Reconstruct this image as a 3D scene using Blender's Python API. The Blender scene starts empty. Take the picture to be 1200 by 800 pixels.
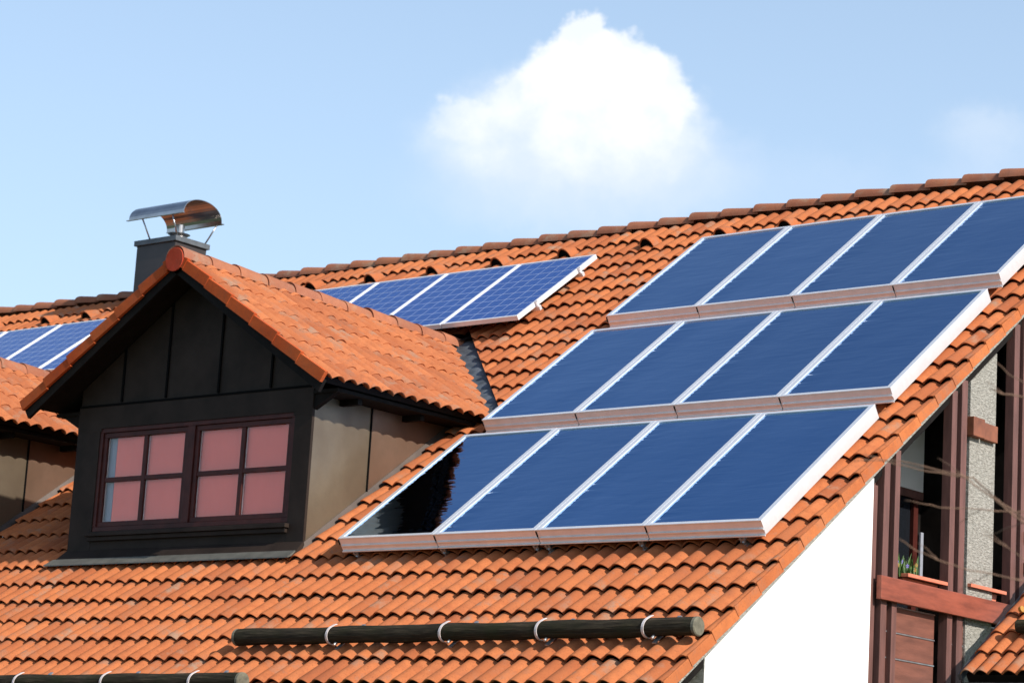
import bpy, bmesh, math, random
import numpy as np
from mathutils import Vector, Matrix
random.seed(7); rng = np.random.default_rng(7)
PI = math.pi; R = math.radians
scn = bpy.context.scene
COL = scn.collection

# ------------------------------------------------------------------ helpers
def tag(o, label=None, cat=None, group=None, kind=None):
    if label: o['label'] = label
    if cat: o['category'] = cat
    if group: o['group'] = group
    if kind: o['kind'] = kind
    return o
def thing(name, loc, label, cat, group=None):
    o = bpy.data.objects.new(name, None); COL.objects.link(o)
    o.empty_display_size = .1; o.location = loc
    return tag(o, label, cat, group)
def link(name, me, parent=None):
    """link mesh given in WORLD coordinates under parent (parents are only translated)"""
    o = bpy.data.objects.new(name, me); COL.objects.link(o)
    if parent is not None:
        o.parent = parent
        w = Vector((0, 0, 0)); p = parent
        while p is not None: w += p.location; p = p.parent
        me.transform(Matrix.Translation(-w))
    return o
class MB:
    def __init__(s): s.bm = bmesh.new()
    def hexa(s, c):          # 8 corners: bottom 4 (ccw), top 4
        v = [s.bm.verts.new(p) for p in c]
        for f in ((3,2,1,0),(4,5,6,7),(0,1,5,4),(1,2,6,5),(2,3,7,6),(3,0,4,7)):
            s.bm.faces.new([v[i] for i in f])
    def box(s, x0, x1, y0, y1, z0, z1, F=None):
        c = [(x0,y0,z0),(x1,y0,z0),(x1,y1,z0),(x0,y1,z0),(x0,y0,z1),(x1,y0,z1),(x1,y1,z1),(x0,y1,z1)]
        if F: c = [F(*p) for p in c]
        s.hexa(c)
    def poly(s, pts): s.bm.faces.new([s.bm.verts.new(p) for p in pts])
    def prism(s, pts, ext):   # polygon extruded by vector
        e = Vector(ext); a = [s.bm.verts.new(p) for p in pts]; b = [s.bm.verts.new(Vector(p)+e) for p in pts]
        s.bm.faces.new(a); s.bm.faces.new(b[::-1]); n = len(a)
        for i in range(n): s.bm.faces.new([a[(i+1)%n], a[i], b[i], b[(i+1)%n]])
    def tube(s, pts, rad, n=10, caps=True):
        pts = [Vector(p) for p in pts]
        if not hasattr(rad, '__len__'): rad = [rad]*len(pts)
        rings = []
        prev = None
        for i, p in enumerate(pts):
            d = (pts[min(i+1,len(pts)-1)] - pts[max(i-1,0)]).normalized()
            if prev is None:
                a = d.orthogonal().normalized()
            else:
                a = (prev - d*prev.dot(d)).normalized()
            prev = a; b = d.cross(a)
            rings.append([s.bm.verts.new(p + (a*math.cos(t)+b*math.sin(t))*rad[i]) for t in [2*PI*k/n for k in range(n)]])
        for r0, r1 in zip(rings, rings[1:]):
            for k in range(n): s.bm.faces.new([r0[k], r0[(k+1)%n], r1[(k+1)%n], r1[k]])
        if caps:
            s.bm.faces.new(rings[0][::-1]); s.bm.faces.new(rings[-1])
    def grid(s, P):           # 2D list of points
        V = [[s.bm.verts.new(p) for p in row] for row in P]
        for r0, r1 in zip(V, V[1:]):
            for k in range(len(r0)-1): s.bm.faces.new([r0[k], r0[k+1], r1[k+1], r1[k]])
    def build(s, name, mat, parent=None, smooth=False, bevel=0, norm=True):
        if norm: bmesh.ops.recalc_face_normals(s.bm, faces=s.bm.faces[:])
        if bevel:
            es = [e for e in s.bm.edges if len(e.link_faces) == 2 and e.calc_face_angle(0) > .6]
            bmesh.ops.bevel(s.bm, geom=es, offset=bevel, segments=2, affect='EDGES', profile=.6)
        me = bpy.data.meshes.new(name); s.bm.to_mesh(me); s.bm.free()
        me.materials.append(mat)
        if smooth:
            for p in me.polygons: p.use_smooth = True
        return link(name, me, parent)

# ------------------------------------------------------------------ materials
class N:
    def __init__(s, name):
        s.m = bpy.data.materials.new(name); s.m.use_nodes = True; s.t = s.m.node_tree
        s.n = s.t.nodes; s.b = s.n['Principled BSDF']; s.out = s.n['Material Output']
    def add(s, typ, **kw):
        nd = s.n.new(typ)
        for k, v in kw.items():
            if k in nd.inputs.keys(): nd.inputs[k].default_value = v
            else: setattr(nd, k, v)
        return nd
    def l(s, a, b): s.t.links.new(a, b)
    def noise(s, scale, detail=4, rough=.55, vec=None, dist=0):
        nd = s.add('ShaderNodeTexNoise'); nd.inputs['Scale'].default_value = scale
        nd.inputs['Detail'].default_value = detail; nd.inputs['Roughness'].default_value = rough
        nd.inputs['Distortion'].default_value = dist
        if vec is None: vec = s.obj()
        s.l(vec, nd.inputs['Vector']); return nd.outputs['Fac']
    def obj(s):
        if not hasattr(s, '_tc'): s._tc = s.add('ShaderNodeTexCoord')
        return s._tc.outputs['Object']
    def map(s, vec, scale=(1,1,1), rot=(0,0,0)):
        nd = s.add('ShaderNodeMapping'); nd.inputs['Scale'].default_value = scale; nd.inputs['Rotation'].default_value = rot
        s.l(vec, nd.inputs['Vector']); return nd.outputs['Vector']
    def ramp(s, fac, stops):
        nd = s.add('ShaderNodeValToRGB'); cr = nd.color_ramp
        while len(cr.elements) < len(stops): cr.elements.new(.5)
        for e, (p, c) in zip(cr.elements, stops): e.position = p; e.color = tuple(c)+(1,) if len(c) == 3 else c
        s.l(fac, nd.inputs['Fac']); return nd.outputs['Color']
    def math(s, op, a, b=None, clamp=False):
        nd = s.add('ShaderNodeMath', operation=op); nd.use_clamp = clamp
        for i, x in enumerate((a, b)):
            if x is None: continue
            if isinstance(x, (int, float)): nd.inputs[i].default_value = x
            else: s.l(x, nd.inputs[i])
        return nd.outputs[0]
    def mix(s, fac, a, b, mode='MIX'):
        nd = s.add('ShaderNodeMix', data_type='RGBA', blend_type=mode)
        for sock, x in ((nd.inputs[0], fac), (nd.inputs[6], a), (nd.inputs[7], b)):
            if isinstance(x, (int, float)): sock.default_value = x
            elif isinstance(x, tuple): sock.default_value = x + (1,) if len(x) == 3 else x
            else: s.l(x, sock)
        return nd.outputs[2]
    def bump(s, h, strength=.3, dist=.01):
        nd = s.add('ShaderNodeBump'); nd.inputs['Strength'].default_value = strength; nd.inputs['Distance'].default_value = dist
        s.l(h, nd.inputs['Height']); s.l(nd.outputs['Normal'], s.b.inputs['Normal']); return nd
    def col(s, c):
        if isinstance(c, tuple): s.b.inputs['Base Color'].default_value = c + (1,)
        else: s.l(c, s.b.inputs['Base Color'])
    def set(s, rough=None, metal=None, ior=None, spec=None):
        if rough is not None: s.b.inputs['Roughness'].default_value = rough
        if metal is not None: s.b.inputs['Metallic'].default_value = metal
        if ior is not None: s.b.inputs['IOR'].default_value = ior
        if spec is not None: s.b.inputs['Specular IOR Level'].default_value = spec

def clay(name, base, dark, lichen=.25, sat=1.0):
    n = N(name)
    at = n.add('ShaderNodeAttribute'); at.attribute_name = 'tint'
    sep = n.add('ShaderNodeSeparateColor'); n.l(at.outputs['Color'], sep.inputs[0])
    big = n.noise(1.3, 4, .6)
    med = n.noise(9, 5, .65)
    fine = n.noise(70, 3, .7)
    c = n.mix(n.math('MULTIPLY', sep.outputs[0], .75), base, dark)
    c2 = n.mix(n.ramp(med, [(.40, (0,0,0)), (.72, (1,1,1))]), c, tuple(x*y for x, y in zip(base, (.66, .55, .55))))
    c = n.mix(.75, c, c2)
    # weathering: greyish lichen bloom in patches, following tiles at random
    w = n.math('MULTIPLY', n.ramp(n.noise(4.5, 6, .7), [(.5, (0,0,0)), (.7, (1,1,1))]), n.math('MULTIPLY', sep.outputs[1], lichen*1.6))
    c = n.mix(w, c, (.30, .21, .15))
    sp = n.ramp(fine, [(.34, (1,1,1)), (.45, (0,0,0))])
    c = n.mix(n.math('MULTIPLY', sp, .4), c, (.12, .045, .025))
    st = n.ramp(n.noise(3.4, 5, .65, n.map(n.obj(), (2.2, .35, .35))), [(.5, (0,0,0)), (.75, (1,1,1))])
    c = n.mix(n.math('MULTIPLY', st, .34), c, (.17, .075, .045))
    sp2 = n.ramp(n.noise(38, 3, .6), [(.70, (0,0,0)), (.78, (1,1,1))])
    c = n.mix(n.math('MULTIPLY', sp2, .45), c, (.52, .42, .33))
    c = n.mix(n.math('MULTIPLY', n.ramp(big, [(.35, (0,0,0)), (.7, (1,1,1))]), .25), c, (.54, .185, .062))
    n.col(c); n.set(rough=.85, spec=.08)
    n.bump(n.math('ADD', n.math('MULTIPLY', fine, .5), med), .35, .006)
    return n.m
M = {}
M['tile'] = clay('terracotta_tile', (.485, .160, .062), (.255, .072, .034), .8)
M['tile_dorm'] = clay('terracotta_tile_dormer', (.475, .163, .068), (.27, .080, .038), .8)
M['cap'] = clay('weathered_ridge_tile', (.34, .14, .085), (.20, .085, .058), 1.0)
M['verge'] = clay('verge_tile', (.50, .085, .022), (.40, .065, .017), .1)
M['vergemain'] = clay('verge_tile_main', (.49, .155, .055), (.36, .10, .038), .4)

def simple(name, c, rough=.6, metal=0, nscale=None, namp=.3, bump=0, bscale=40, bdist=.004, vecscale=None, spec=None):
    n = N(name); vec = n.map(n.obj(), vecscale) if vecscale else n.obj()
    if nscale:
        f = n.ramp(n.noise(nscale, 5, .6, vec), [(.3, tuple(x*(1-namp) for x in c)), (.7, tuple(min(1, x*(1+namp)) for x in c))])
        n.col(f)
    else: n.col(c)
    n.set(rough=rough, metal=metal, spec=spec)
    if bump: n.bump(n.noise(bscale, 5, .6, vec), bump, bdist)
    return n.m
M['black_metal'] = simple('black_sheet_metal', (.027, .0185, .0145), .65, .0, 2.5, .35, .08, 3, .01, None, .12)
M['disc'] = clay('red_end_disc', (.46, .06, .030), (.40, .05, .025), 0)
M['black_wood'] = simple('dark_stained_wood', (.010, .008, .007), .8, 0, 6, .4, .2, 20, .004, None, .12)
M['seam_shade'] = simple('black_seam_and_shade', (.004, .004, .004), .8, spec=.05)  # real seams, and black pieces standing for shade in vents and gaps
M['apron'] = simple('lead_apron', (.115, .112, .095), .55, .1, 5, .3, .3, 6, .01)
M['flash'] = simple('brown_flashing', (.07, .05, .04), .5, .3, 5, .3)
M['lead'] = simple('valley_lead', (.10, .115, .13), .55, .35, 7, .5, .4, 9, .012)
M['frame_red'] = simple('window_frame_wood', (.058, .013, .010), .5, 0, 8, .3, .1, 30, .004, None, .2)
M['curtain'] = simple('salmon_curtain', (.97, .185, .125), .9, 0, 3, .05)
M['lining_glint'] = simple('grey_lining_and_glint', (.28, .30, .36), .9)  # curtain lining; also colours the painted glint at the balcony door
M['alu'] = simple('aluminium', (.86, .86, .87), .36, .50, 10, .05, .05, 60)
M['alu_pv'] = simple('aluminium_module', (.84, .84, .86), .45, .35, 10, .05)
M['steel'] = simple('stainless_sheet', (.42, .40, .39), .26, 1.0, 4, .2, .12, 4, .01)
M['galv'] = simple('galvanised_steel', (.42, .43, .44), .45, .8, 12, .25)
M['strap'] = simple('painted_strap', (.70, .62, .60), .5, .1, 15, .2)
M['gutter'] = simple('dark_gutter', (.035, .04, .05), .4, .5, 5, .3)
M['chim'] = simple('chimney_cladding', (.026, .018, .016), .5, .0, 1.6, .45, .12, 2.5, .02)
M['chimcap'] = simple('chimney_slab', (.09, .10, .11), .5, .2, 9, .3)
M['white'] = simple('white_render', (.82, .81, .79), .9, 0, 3, .03, .25, 90, .004)
M['timber'] = simple('brown_stained_timber', (.135, .058, .047), .65, 0, 5, .25, .3, 25, .004, (4, 4, .6))
M['beam'] = simple('red_brown_beam', (.25, .062, .034), .55, 0, 3.5, .3, .25, 25, .004, (6, .8, 6))
M['board'] = simple('balcony_board', (.16, .058, .038), .6, 0, 4, .3, .25, 25, .004, (5, .7, 5))
M['terracotta'] = simple('plastic_terracotta', (.62, .19, .11), .5, 0, 8, .12)
M['soil'] = simple('soil', (.03, .02, .014), .95)
M['leaf'] = simple('leaf', (.06, .13, .025), .5, 0, 30, .4)
M['petal_v'] = simple('petal_violet', (.18, .12, .5), .6)
M['petal_y'] = simple('petal_yellow', (.40, .20, .03), .6)
M['twig'] = simple('twig_bark', (.20, .115, .075), .8, 0, 20, .4)
M['block'] = simple('purlin_wood', (.20, .065, .03), .6, 0, 6, .35, .3, 20)
M['ground'] = simple('lawn', (.06, .09, .03), .95, 0, .8, .4, .5, 6, .03)
M['room'] = simple('room_wall', (.12, .10, .09), .9)
def stucco():
    n = N('rough_stucco'); f = n.noise(26, 5, .7, n.map(n.obj(), (1, 1, 1.6)))
    n.col(n.ramp(f, [(.3, (.20, .19, .165)), (.65, (.42, .405, .36))])); n.set(rough=.95)
    n.bump(n.noise(30, 4, .65, n.map(n.obj(), (1, .8, 2.0)), .6), .9, .03); return n.m
M['stucco'] = stucco()
def log_mat():
    n = N('weathered_log'); v = n.map(n.obj(), (.7, 9, 9))
    f = n.noise(6, 6, .65, v); g = n.noise(3.2, 4, .6)
    c = n.ramp(f, [(.3, (.014, .011, .008)), (.55, (.040, .032, .021)), (.8, (.11, .085, .055))])
    c = n.mix(n.ramp(g, [(.45, (0,0,0)), (.7, (.6,.6,.6))]), c, (.024, .030, .011))
    n.col(c); n.set(rough=.95, spec=.15); n.bump(f, 1.0, .02); return n.m
M['log'] = log_mat()
M['logend'] = simple('log_end_grain', (.13, .12, .085), .85, 0, 18, .4, .4, 30, .006)
def cheek(a=(.165, .125, .085), b=(.245, .195, .135)):
    n = N('bronze_sheet'); v = n.map(n.obj(), (1, .8, .6))
    g = n.noise(1.6, 3, .5, v)
    sep = n.add('ShaderNodeSeparateXYZ'); n.l(n.obj(), sep.inputs[0])
    c = n.ramp(g, [(.3, a), (.7, b)])
    c = n.mix(n.math('MULTIPLY', n.ramp(n.noise(9, 5, .7), [(.45, (0,0,0)), (.75, (1,1,1))]), .25), c, (.13, .095, .07))
    n.col(c); n.set(rough=.34, metal=.55)
    n.bump(n.noise(1.7, 2, .4, n.map(n.obj(), (1, 1, .7))), .5, .05); return n.m
M['cheek'] = cheek(); M['cheek2'] = cheek((.19, .115, .075), (.27, .175, .125))
def collector_glass():
    n = N('collector_glass')
    # slightly rippled rolled glass over a dark blue selective absorber
    oi = n.add('ShaderNodeObjectInfo'); vadd = n.add('ShaderNodeVectorMath', operation='ADD'); n.l(n.obj(), vadd.inputs[0])
    cmb = n.add('ShaderNodeCombineXYZ'); n.l(n.math('MULTIPLY', oi.outputs['Random'], 37.), cmb.inputs[1]); n.l(n.math('MULTIPLY', oi.outputs['Random'], 11.), cmb.inputs[2]); n.l(cmb.outputs[0], vadd.inputs[1])
    ov = vadd.outputs[0]
    f = n.noise(7.5, 2, .45, n.map(ov, (.4, 1.5, 1)), .6)
    g = n.noise(2.6, 2, .5, n.map(ov, (.8, 1.2, 1))); sl_ = n.noise(.9, 1, .4, n.map(ov, (1, 1, 1)))
    sep = n.add('ShaderNodeSeparateXYZ'); n.l(n.obj(), sep.inputs[0])
    mr = n.add('ShaderNodeMapRange', interpolation_type='SMOOTHSTEP'); n.l(sep.outputs[0], mr.inputs[0])
    mr.inputs[1].default_value = -1.13; mr.inputs[2].default_value = -.72; mr.inputs[3].default_value = 1; mr.inputs[4].default_value = 0
    e = n.noise(6.5, 2, .45, n.map(ov, (.40, 1.7, 1), (0, 0, .25)), .6)
    f = n.math('ADD', f, n.math('MULTIPLY', n.math('MULTIPLY', mr.outputs[0], mr.outputs[0]), n.math('MULTIPLY', e, 3.9)))
    n.col(n.mix(oi.outputs['Random'], (.070, .260, .55), (.088, .300, .62))); n.set(rough=.045, metal=1.0, ior=1.5)
    n.b.inputs['Coat Weight'].default_value = .8; n.b.inputs['Coat Roughness'].default_value = .02; n.b.inputs['Coat IOR'].default_value = 1.45
    bp = n.bump(n.math('ADD', n.math('ADD', n.math('MULTIPLY', f, 1.9), n.math('MULTIPLY', g, 3.0)), n.math('MULTIPLY', sl_, 14.)), .24, .006)
    n.l(bp.outputs['Normal'], n.b.inputs['Coat Normal'])
    return n.m
M['cglass'] = collector_glass()
def pv_mat():
    n = N('silicon_cells'); sep = n.add('ShaderNodeSeparateXYZ'); n.l(n.obj(), sep.inputs[0])
    def lines(s, pitch, off, w):
        a = n.math('FRACT', n.math('DIVIDE', n.math('ADD', s, off), pitch))
        a = n.math('ABSOLUTE', n.math('SUBTRACT', a, .5))
        return n.math('GREATER_THAN', a, .5 - w/pitch/2)
    # object space: x across, y up the slope
    g = n.math('MAXIMUM', lines(sep.outputs[0], .174, .0, .008), lines(sep.outputs[1], .176, .0, .0075))
    bus = n.math('MAXIMUM', lines(sep.outputs[0], .174, .058, .004), lines(sep.outputs[0], .174, .116, .004))
    vor = n.add('ShaderNodeTexVoronoi'); vor.inputs['Scale'].default_value = 26; n.l(n.obj(), vor.inputs['Vector'])
    cell = n.mix(.35, (.016, .065, .27), n.mix(vor.outputs['Color'], (.010, .045, .22), (.030, .10, .36)))
    c = n.mix(n.math('MULTIPLY', bus, .18), cell, (.5, .55, .65))
    c = n.mix(n.math('MULTIPLY', g, .75), c, (.50, .56, .68))
    n.col(c); n.set(rough=.06, ior=1.5); n.b.inputs['Specular Tint'].default_value = (.75, .86, 1, 1); return n.m
M['pv'] = pv_mat()
def pane():
    n = N('window_glass'); t = n.add('ShaderNodeBsdfTransparent'); t.inputs[0].default_value = (1, 1, 1, 1)
    g = n.add('ShaderNodeBsdfGlossy'); g.inputs['Roughness'].default_value = .02
    lw_ = n.add('ShaderNodeLayerWeight'); fq = n.math('ADD', n.math('MULTIPLY', n.math('POWER', lw_.outputs['Facing'], 4), .9), .035)
    mx = n.add('ShaderNodeMixShader'); n.l(fq, mx.inputs[0]); n.l(t.outputs[0], mx.inputs[1]); n.l(g.outputs[0], mx.inputs[2])
    b = n.add('ShaderNodeBump'); b.inputs['Strength'].default_value = .15; b.inputs['Distance'].default_value = .01
    n.l(n.noise(2.5, 2, .5), b.inputs['Height']); n.l(b.outputs[0], g.inputs['Normal'])
    n.l(mx.outputs[0], n.out.inputs[0]); return n.m
M['pane'] = pane()
M['darkglass'] = simple('dark_door_glass', (.010, .012, .016), .08, 0)

# ------------------------------------------------------------------ frames
PR = .6354                                   # main roof pitch
cp, sp = math.cos(PR), math.sin(PR)
def S(u, v, h): return (u, v*cp - h*sp, v*sp + h*cp)
def Sback(u, v, h):                          # the slope behind the ridge, mirrored
    p = S(u, v, h); return (p[0], 2*RIDGE_Y - p[1], p[2])
RV = 8.07; RIDGE_Y = RV*cp; RIDGE_Z = RV*sp
ROLL, COURSE = .1713, .359

def tile_field(F, u0, u1, v0, ncourse, course, roll, crest, name, mat, parent, A=.048, step=.037, cuts=(), drop=None, topclip=None, seg=9, lip=.015, groove=.003, vmap=None, flip=False):
    """interlocking pantiles laid one by one; u1 is the verge side, crest = u of a crest"""
    V = []; Fc = []; T = []; cnt = 0
    def prof(u):
        t = (u-crest)/roll; t = abs(2*(t-math.floor(t+.5)))
        c = .5 + .5*math.cos(PI*t)
        return A*(.72*(1-t**2.3) + .28*c)
    tw = 2*roll
    tmax = math.ceil((u1-crest)/tw)+1; tmin = math.floor((u0-crest)/tw)-1
    vs = (0, 0, .035, .5, 1.0)
    for k in range(ncourse):
        vb = v0 + k*course
        for i in range(tmin, tmax):
            ua = crest + (i-.25)*tw + 0*roll; ub = ua + tw
            if ub <= u0 or ua >= u1: continue
            a, b = max(ua, u0), min(ub, u1)
            jv = rng.normal(0, .0045); jh = rng.normal(0, .002); jt = rng.normal(0, .006); skew = rng.normal(0, .0035)
            t0 = rng.random()**2.2; t1 = rng.random()**1.5
            ns = max(2, int(round((b-a)/roll*seg)))
            rows = []
            for r_ in range(-1, 5):
                row = []
                for j in range(ns+1):
                    u = a + (b-a)*j/ns
                    w = (u-ua)/tw
                    hh = prof(u)
                    if j == 0 or j == ns: hh -= groove      # interlock groove
                    if r_ == -1: v = vb + jv + .09; h = hh + step - lip - .006
                    elif r_ == 0: v = vb + jv + .004; h = hh + step - lip
                    elif r_ == 1: v = vb + jv; h = hh + step - .003
                    elif r_ == 2: v = vb + jv + .014; h = hh + step
                    elif r_ == 3: v = vb + course*.5; h = hh*.985 + step*.5
                    else: v = vb + course + .02; h = hh*.97 - .002
                    h += jh + jt*(w-.5)*2*.3*(1 if r_ < 4 else 0)
                    if r_ < 4: v += skew*(w-.5)*2
                    if topclip is not None and v > topclip: v = topclip
                    row.append(F(u, v, h))
                rows.append(row)
            base = len(V)
            for row in rows: V.extend(row)
            m = ns+1
            for r_ in range(5):
                for j in range(ns):
                    q = (base+r_*m+j, base+r_*m+j+1, base+(r_+1)*m+j+1, base+(r_+1)*m+j)
                    Fc.append(q[::-1] if flip else q); T.append((t0, t1))
    me = bpy.data.meshes.new(name); me.from_pydata(V, [], Fc)
    at = me.attributes.new('tint', 'FLOAT_COLOR', 'FACE')
    arr = np.ones((len(Fc), 4), dtype=np.float32); arr[:, :2] = np.array(T, dtype=np.float32); at.data.foreach_set('color', arr.ravel())
    if cuts or drop:
        bm = bmesh.new(); bm.from_mesh(me)
        for co, no, clear in cuts:
            bmesh.ops.bisect_plane(bm, geom=bm.verts[:]+bm.edges[:]+bm.faces[:], plane_co=co, plane_no=no, clear_inner=clear, dist=1e-5)
        if drop:
            dl = [f for f in bm.faces if drop(f.calc_center_median())]
            bmesh.ops.delete(bm, geom=dl, context='FACES')
        bm.to_mesh(me); bm.free()
    me.materials.append(mat)
    for p in me.polygons: p.use_smooth = True
    me.update()
    try: me.set_sharp_from_angle(angle=R(50))
    except Exception: pass
    return link(name, me, parent)

def tint(o, lo=0, hi=1):
    me = o.data; at = me.attributes.new('tint', 'FLOAT_COLOR', 'FACE')
    a = np.ones((len(me.polygons), 4), dtype=np.float32); a[:, 0] = lo+(hi-lo)*rng.random(len(me.polygons)); a[:, 1] = .6
    at.data.foreach_set('color', a.ravel()); return o

def cap_row(F, n, length, r0, r1, name, mat, parent, start=0., over=.05, embed=.35, rise=.012, steps=3, seg=14, spread=PI*.98, jit=.003, squash=1.):
    """half-round ridge tiles laid end to end, each wide end covering the next narrow end. F(s, a, b) maps along, sideways, up."""
    V = []; Fc = []; T = []
    for k in range(n):
        s0 = start + k*length; s1 = s0 + length + over
        t0 = rng.random()**1.3; t1 = rng.random(); ja = rng.normal(0, jit); jb = rng.normal(0, jit)
        prof = [(s0+.004, r0*.90, -.0), (s0, r0, 0), (s0+.03, r0, 0), (s1, r1, -rise)]
        base = len(V)
        for s, r, dz in prof:
            for j in range(seg+1):
                t = (PI-spread)/2 + spread*j/seg
                V.append(F(s, r*math.cos(t)+ja, r*math.sin(t)*squash + dz + jb))
        m = seg+1
        for q in range(len(prof)-1):
            for j in range(seg): Fc.append((base+q*m+j, base+q*m+j+1, base+(q+1)*m+j+1, base+(q+1)*m+j)); T.append((t0, t1))
    me = bpy.data.meshes.new(name); me.from_pydata(V, [], Fc)
    at = me.attributes.new('tint', 'FLOAT_COLOR', 'FACE')
    arr = np.ones((len(Fc), 4), dtype=np.float32); arr[:, :2] = np.array(T, dtype=np.float32); at.data.foreach_set('color', arr.ravel())
    me.materials.append(mat)
    bm = bmesh.new(); bm.from_mesh(me); bmesh.ops.recalc_face_normals(bm, faces=bm.faces[:]); bm.to_mesh(me); bm.free()
    for p in me.polygons: p.use_smooth = True
    try: me.set_sharp_from_angle(angle=R(40))
    except Exception: pass
    return link(name, me, parent)

# ------------------------------------------------------------------ ground
g = MB(); g.poly([(-600, -600, -6.2), (600, -600, -6.2), (600, 600, -6.2), (-600, 600, -6.2)])
tag(g.build('ground', M['ground']), kind='structure')

# ------------------------------------------------------------------ the house
XL, XV = -21.5, .27
GX = .25                                        # gable wall face
house = thing('house', (-9, 2, -6.2), 'white rendered house with orange clay tiled roof carrying all the solar panels', 'house')
DY, DO = .177, -.176                            # dormer front wall and its verge
def dormer_geo(xm, xe, zr, ze):                 # footprint test polygons in plan
    return dict(xm=xm, xe=xe, zr=zr, ze=ze, q=math.atan2(zr-ze, xe-xm))
DA = dormer_geo(-7.0, -4.87, 3.07, 1.705)
DB = dormer_geo(-11.5, -9.94, 2.62, 1.68)
TP = math.tan(PR)
def cut_for(D):
    yr = D['zr']/TP; ye = D['ze']/TP
    cuts = []; n = Vector((0, -sp, cp)); up = Vector((0, cp, sp))
    res = []
    for s in (1, -1):
        a = Vector((D['xm']+s*.14, yr + .02, D['zr'])); xe = D['xm']+s*(D['xe']-D['xm'])
        b = Vector((xe+s*.06, ye+.06, D['ze']))
        d = (b-a).normalized(); no = d.cross(n).normalized()
        cuts.append((a, no, False)); res.append((a, no, s))
    wx = (D['xe']-D['xm']) - .40                 # inside the cheeks
    for s in (1, -1): cuts.append((Vector((D['xm']+s*wx, 0, 0)), Vector((1, 0, 0)), False))
    cuts.append((Vector((0, DY+.05, (DY+.05)*TP)), up, False))
    cin = Vector((D['xm'], 2.0, 2.0*TP))
    def inside(c):
        v = c.dot(up)
        if v < (DY+.05)/cp: return False
        for a, no, s in res:
            if (c-a).dot(no)*((cin-a).dot(no)) < 0: return False
        if abs(c.x-D['xm']) > wx and v < (ye/cp if ye else 0): return False
        return True
    return cuts, inside
ca, ia = cut_for(DA); cb, ib = cut_for(DB)
V0 = .359*-6 + .018 + .012
tile_field(S, XL, XV, V0, 28, COURSE, ROLL, .068, 'tiled_roof', M['tile'], house,
           cuts=ca+cb, drop=lambda c: ia(c) or ib(c), topclip=RV-.01)
# the eave is two courses lower on the left
tile_field(S, XL, -3.62, V0-2*COURSE, 2, COURSE, ROLL, .068, 'lower_roof_edge', M['tile'], house)
tile_field(Sback, XL, XV, V0, 28, COURSE, ROLL, .068, 'rear_tiled_roof', M['tile'], house, topclip=RV-.01, seg=4, flip=True)
# roof deck under the tiles
def deck(u0, u1, v0, v1):
    d = MB()
    d.box(u0, u1, v0, v1, -.14, -.03, F=S); return d
wxa = DA['xe']-DA['xm']-.47; wxb = DB['xe']-DB['xm']-.47
d = MB()
segs = [(XL, DB['xm']-wxb, -1.9, RV), (DB['xm']-wxb, DB['xm']+wxb, -1.9, .15), (DB['xm']+wxb, DA['xm']-wxa, -1.9, RV), (DA['xm']-wxa, DA['xm']+wxa, -1.9, .15), (DA['xm']+wxa, XV-.03, -1.9, RV), (DB['xm']-wxb, DB['xm']+wxb, 4.6, RV), (DA['xm']-wxa, DA['xm']+wxa, 5.3, RV)]
for s_ in segs: d.box(s_[0], s_[1], s_[2], s_[3], -.13, -.03, F=S)
d.box(XL, -3.64, -2.62, -1.9, -.13, -.03, F=S)
d.box(XL, XV-.03, -1.9, RV, -.13, -.03, F=Sback)
d.build('roof_deck', M['black_wood'], house)
# verge tiles of the gable
vb = MB()
for k in range(29):
    v = V0 + k*COURSE
    if v > RV-.1: break
    v1 = min(v+COURSE+.015, RV+.0)
    j = random.gauss(0, .0015)
    for FF in (S, Sback):
        c = [(XV+.001, v, -.018), (XV+.021+j, v, -.018), (XV+.017, v1, -.036), (XV+.001, v1, -.036), (XV-.012, v, .071), (XV+.012+j, v, .071), (XV+.008, v1, .047), (XV-.012, v1, .047)]
        vb.hexa([FF(*p) for p in c])
o = vb.build('verge_tiles', M['vergemain'], house, bevel=.004); tint(o)
# mortar strip under the verge
ms = MB()
for FF in (S, Sback): ms.box(GX-.05, XV+.002, -1.95, RV-.02, -.055, -.024, F=FF)
ms.build('mortar_strip', M['stucco'], house)
# ridge caps
def FR(s, a, b): return (-s, RIDGE_Y + a, RIDGE_Z + .005 + b)
cap_row(lambda s, a, b: (-21.62 + s, RIDGE_Y + a, RIDGE_Z - .0 + b + .018*math.sin(s*.33+1)), 49, .446, .128, .098, 'ridge_tiles', M['cap'], house, over=.05, rise=.020, spread=PI*1.0, squash=.95)
# walls
w = MB(); w.box(-21, GX-.003, -1.2, -1.0, -6.2, -.93)
w.build('front_wall', M['stucco'], house)
cy0 = -1.196; ywhite = 1.11; yend = 4.35
def roofz(y, off=-.08): return min(y, 2*RIDGE_Y-y)*TP + off/cp
w = MB()
w.prism([(GX, cy0, -6.2), (GX, ywhite, -6.2), (GX, ywhite, roofz(ywhite)), (GX, cy0, roofz(cy0))], (-.24, 0, 0))
w.build('gable_wall', M['white'], house)
w = MB()
w.prism([(GX-.002, yend, -6.2), (GX-.002, 2*RIDGE_Y+1.2, -6.2), (GX-.002, 2*RIDGE_Y+1.2, roofz(2*RIDGE_Y+1.2)), (GX-.002, RIDGE_Y, roofz(RIDGE_Y)), (GX-.002, yend, roofz(yend))], (-.24, 0, 0))
w.box(-21, 0, 2*RIDGE_Y+1.0, 2*RIDGE_Y+1.2, -6.2, -1.1)
w.box(-21.2, -21, -1.2, 2*RIDGE_Y+1.2, -6.2, -.8)
w.build('rear_walls', M['stucco'], house)
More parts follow.
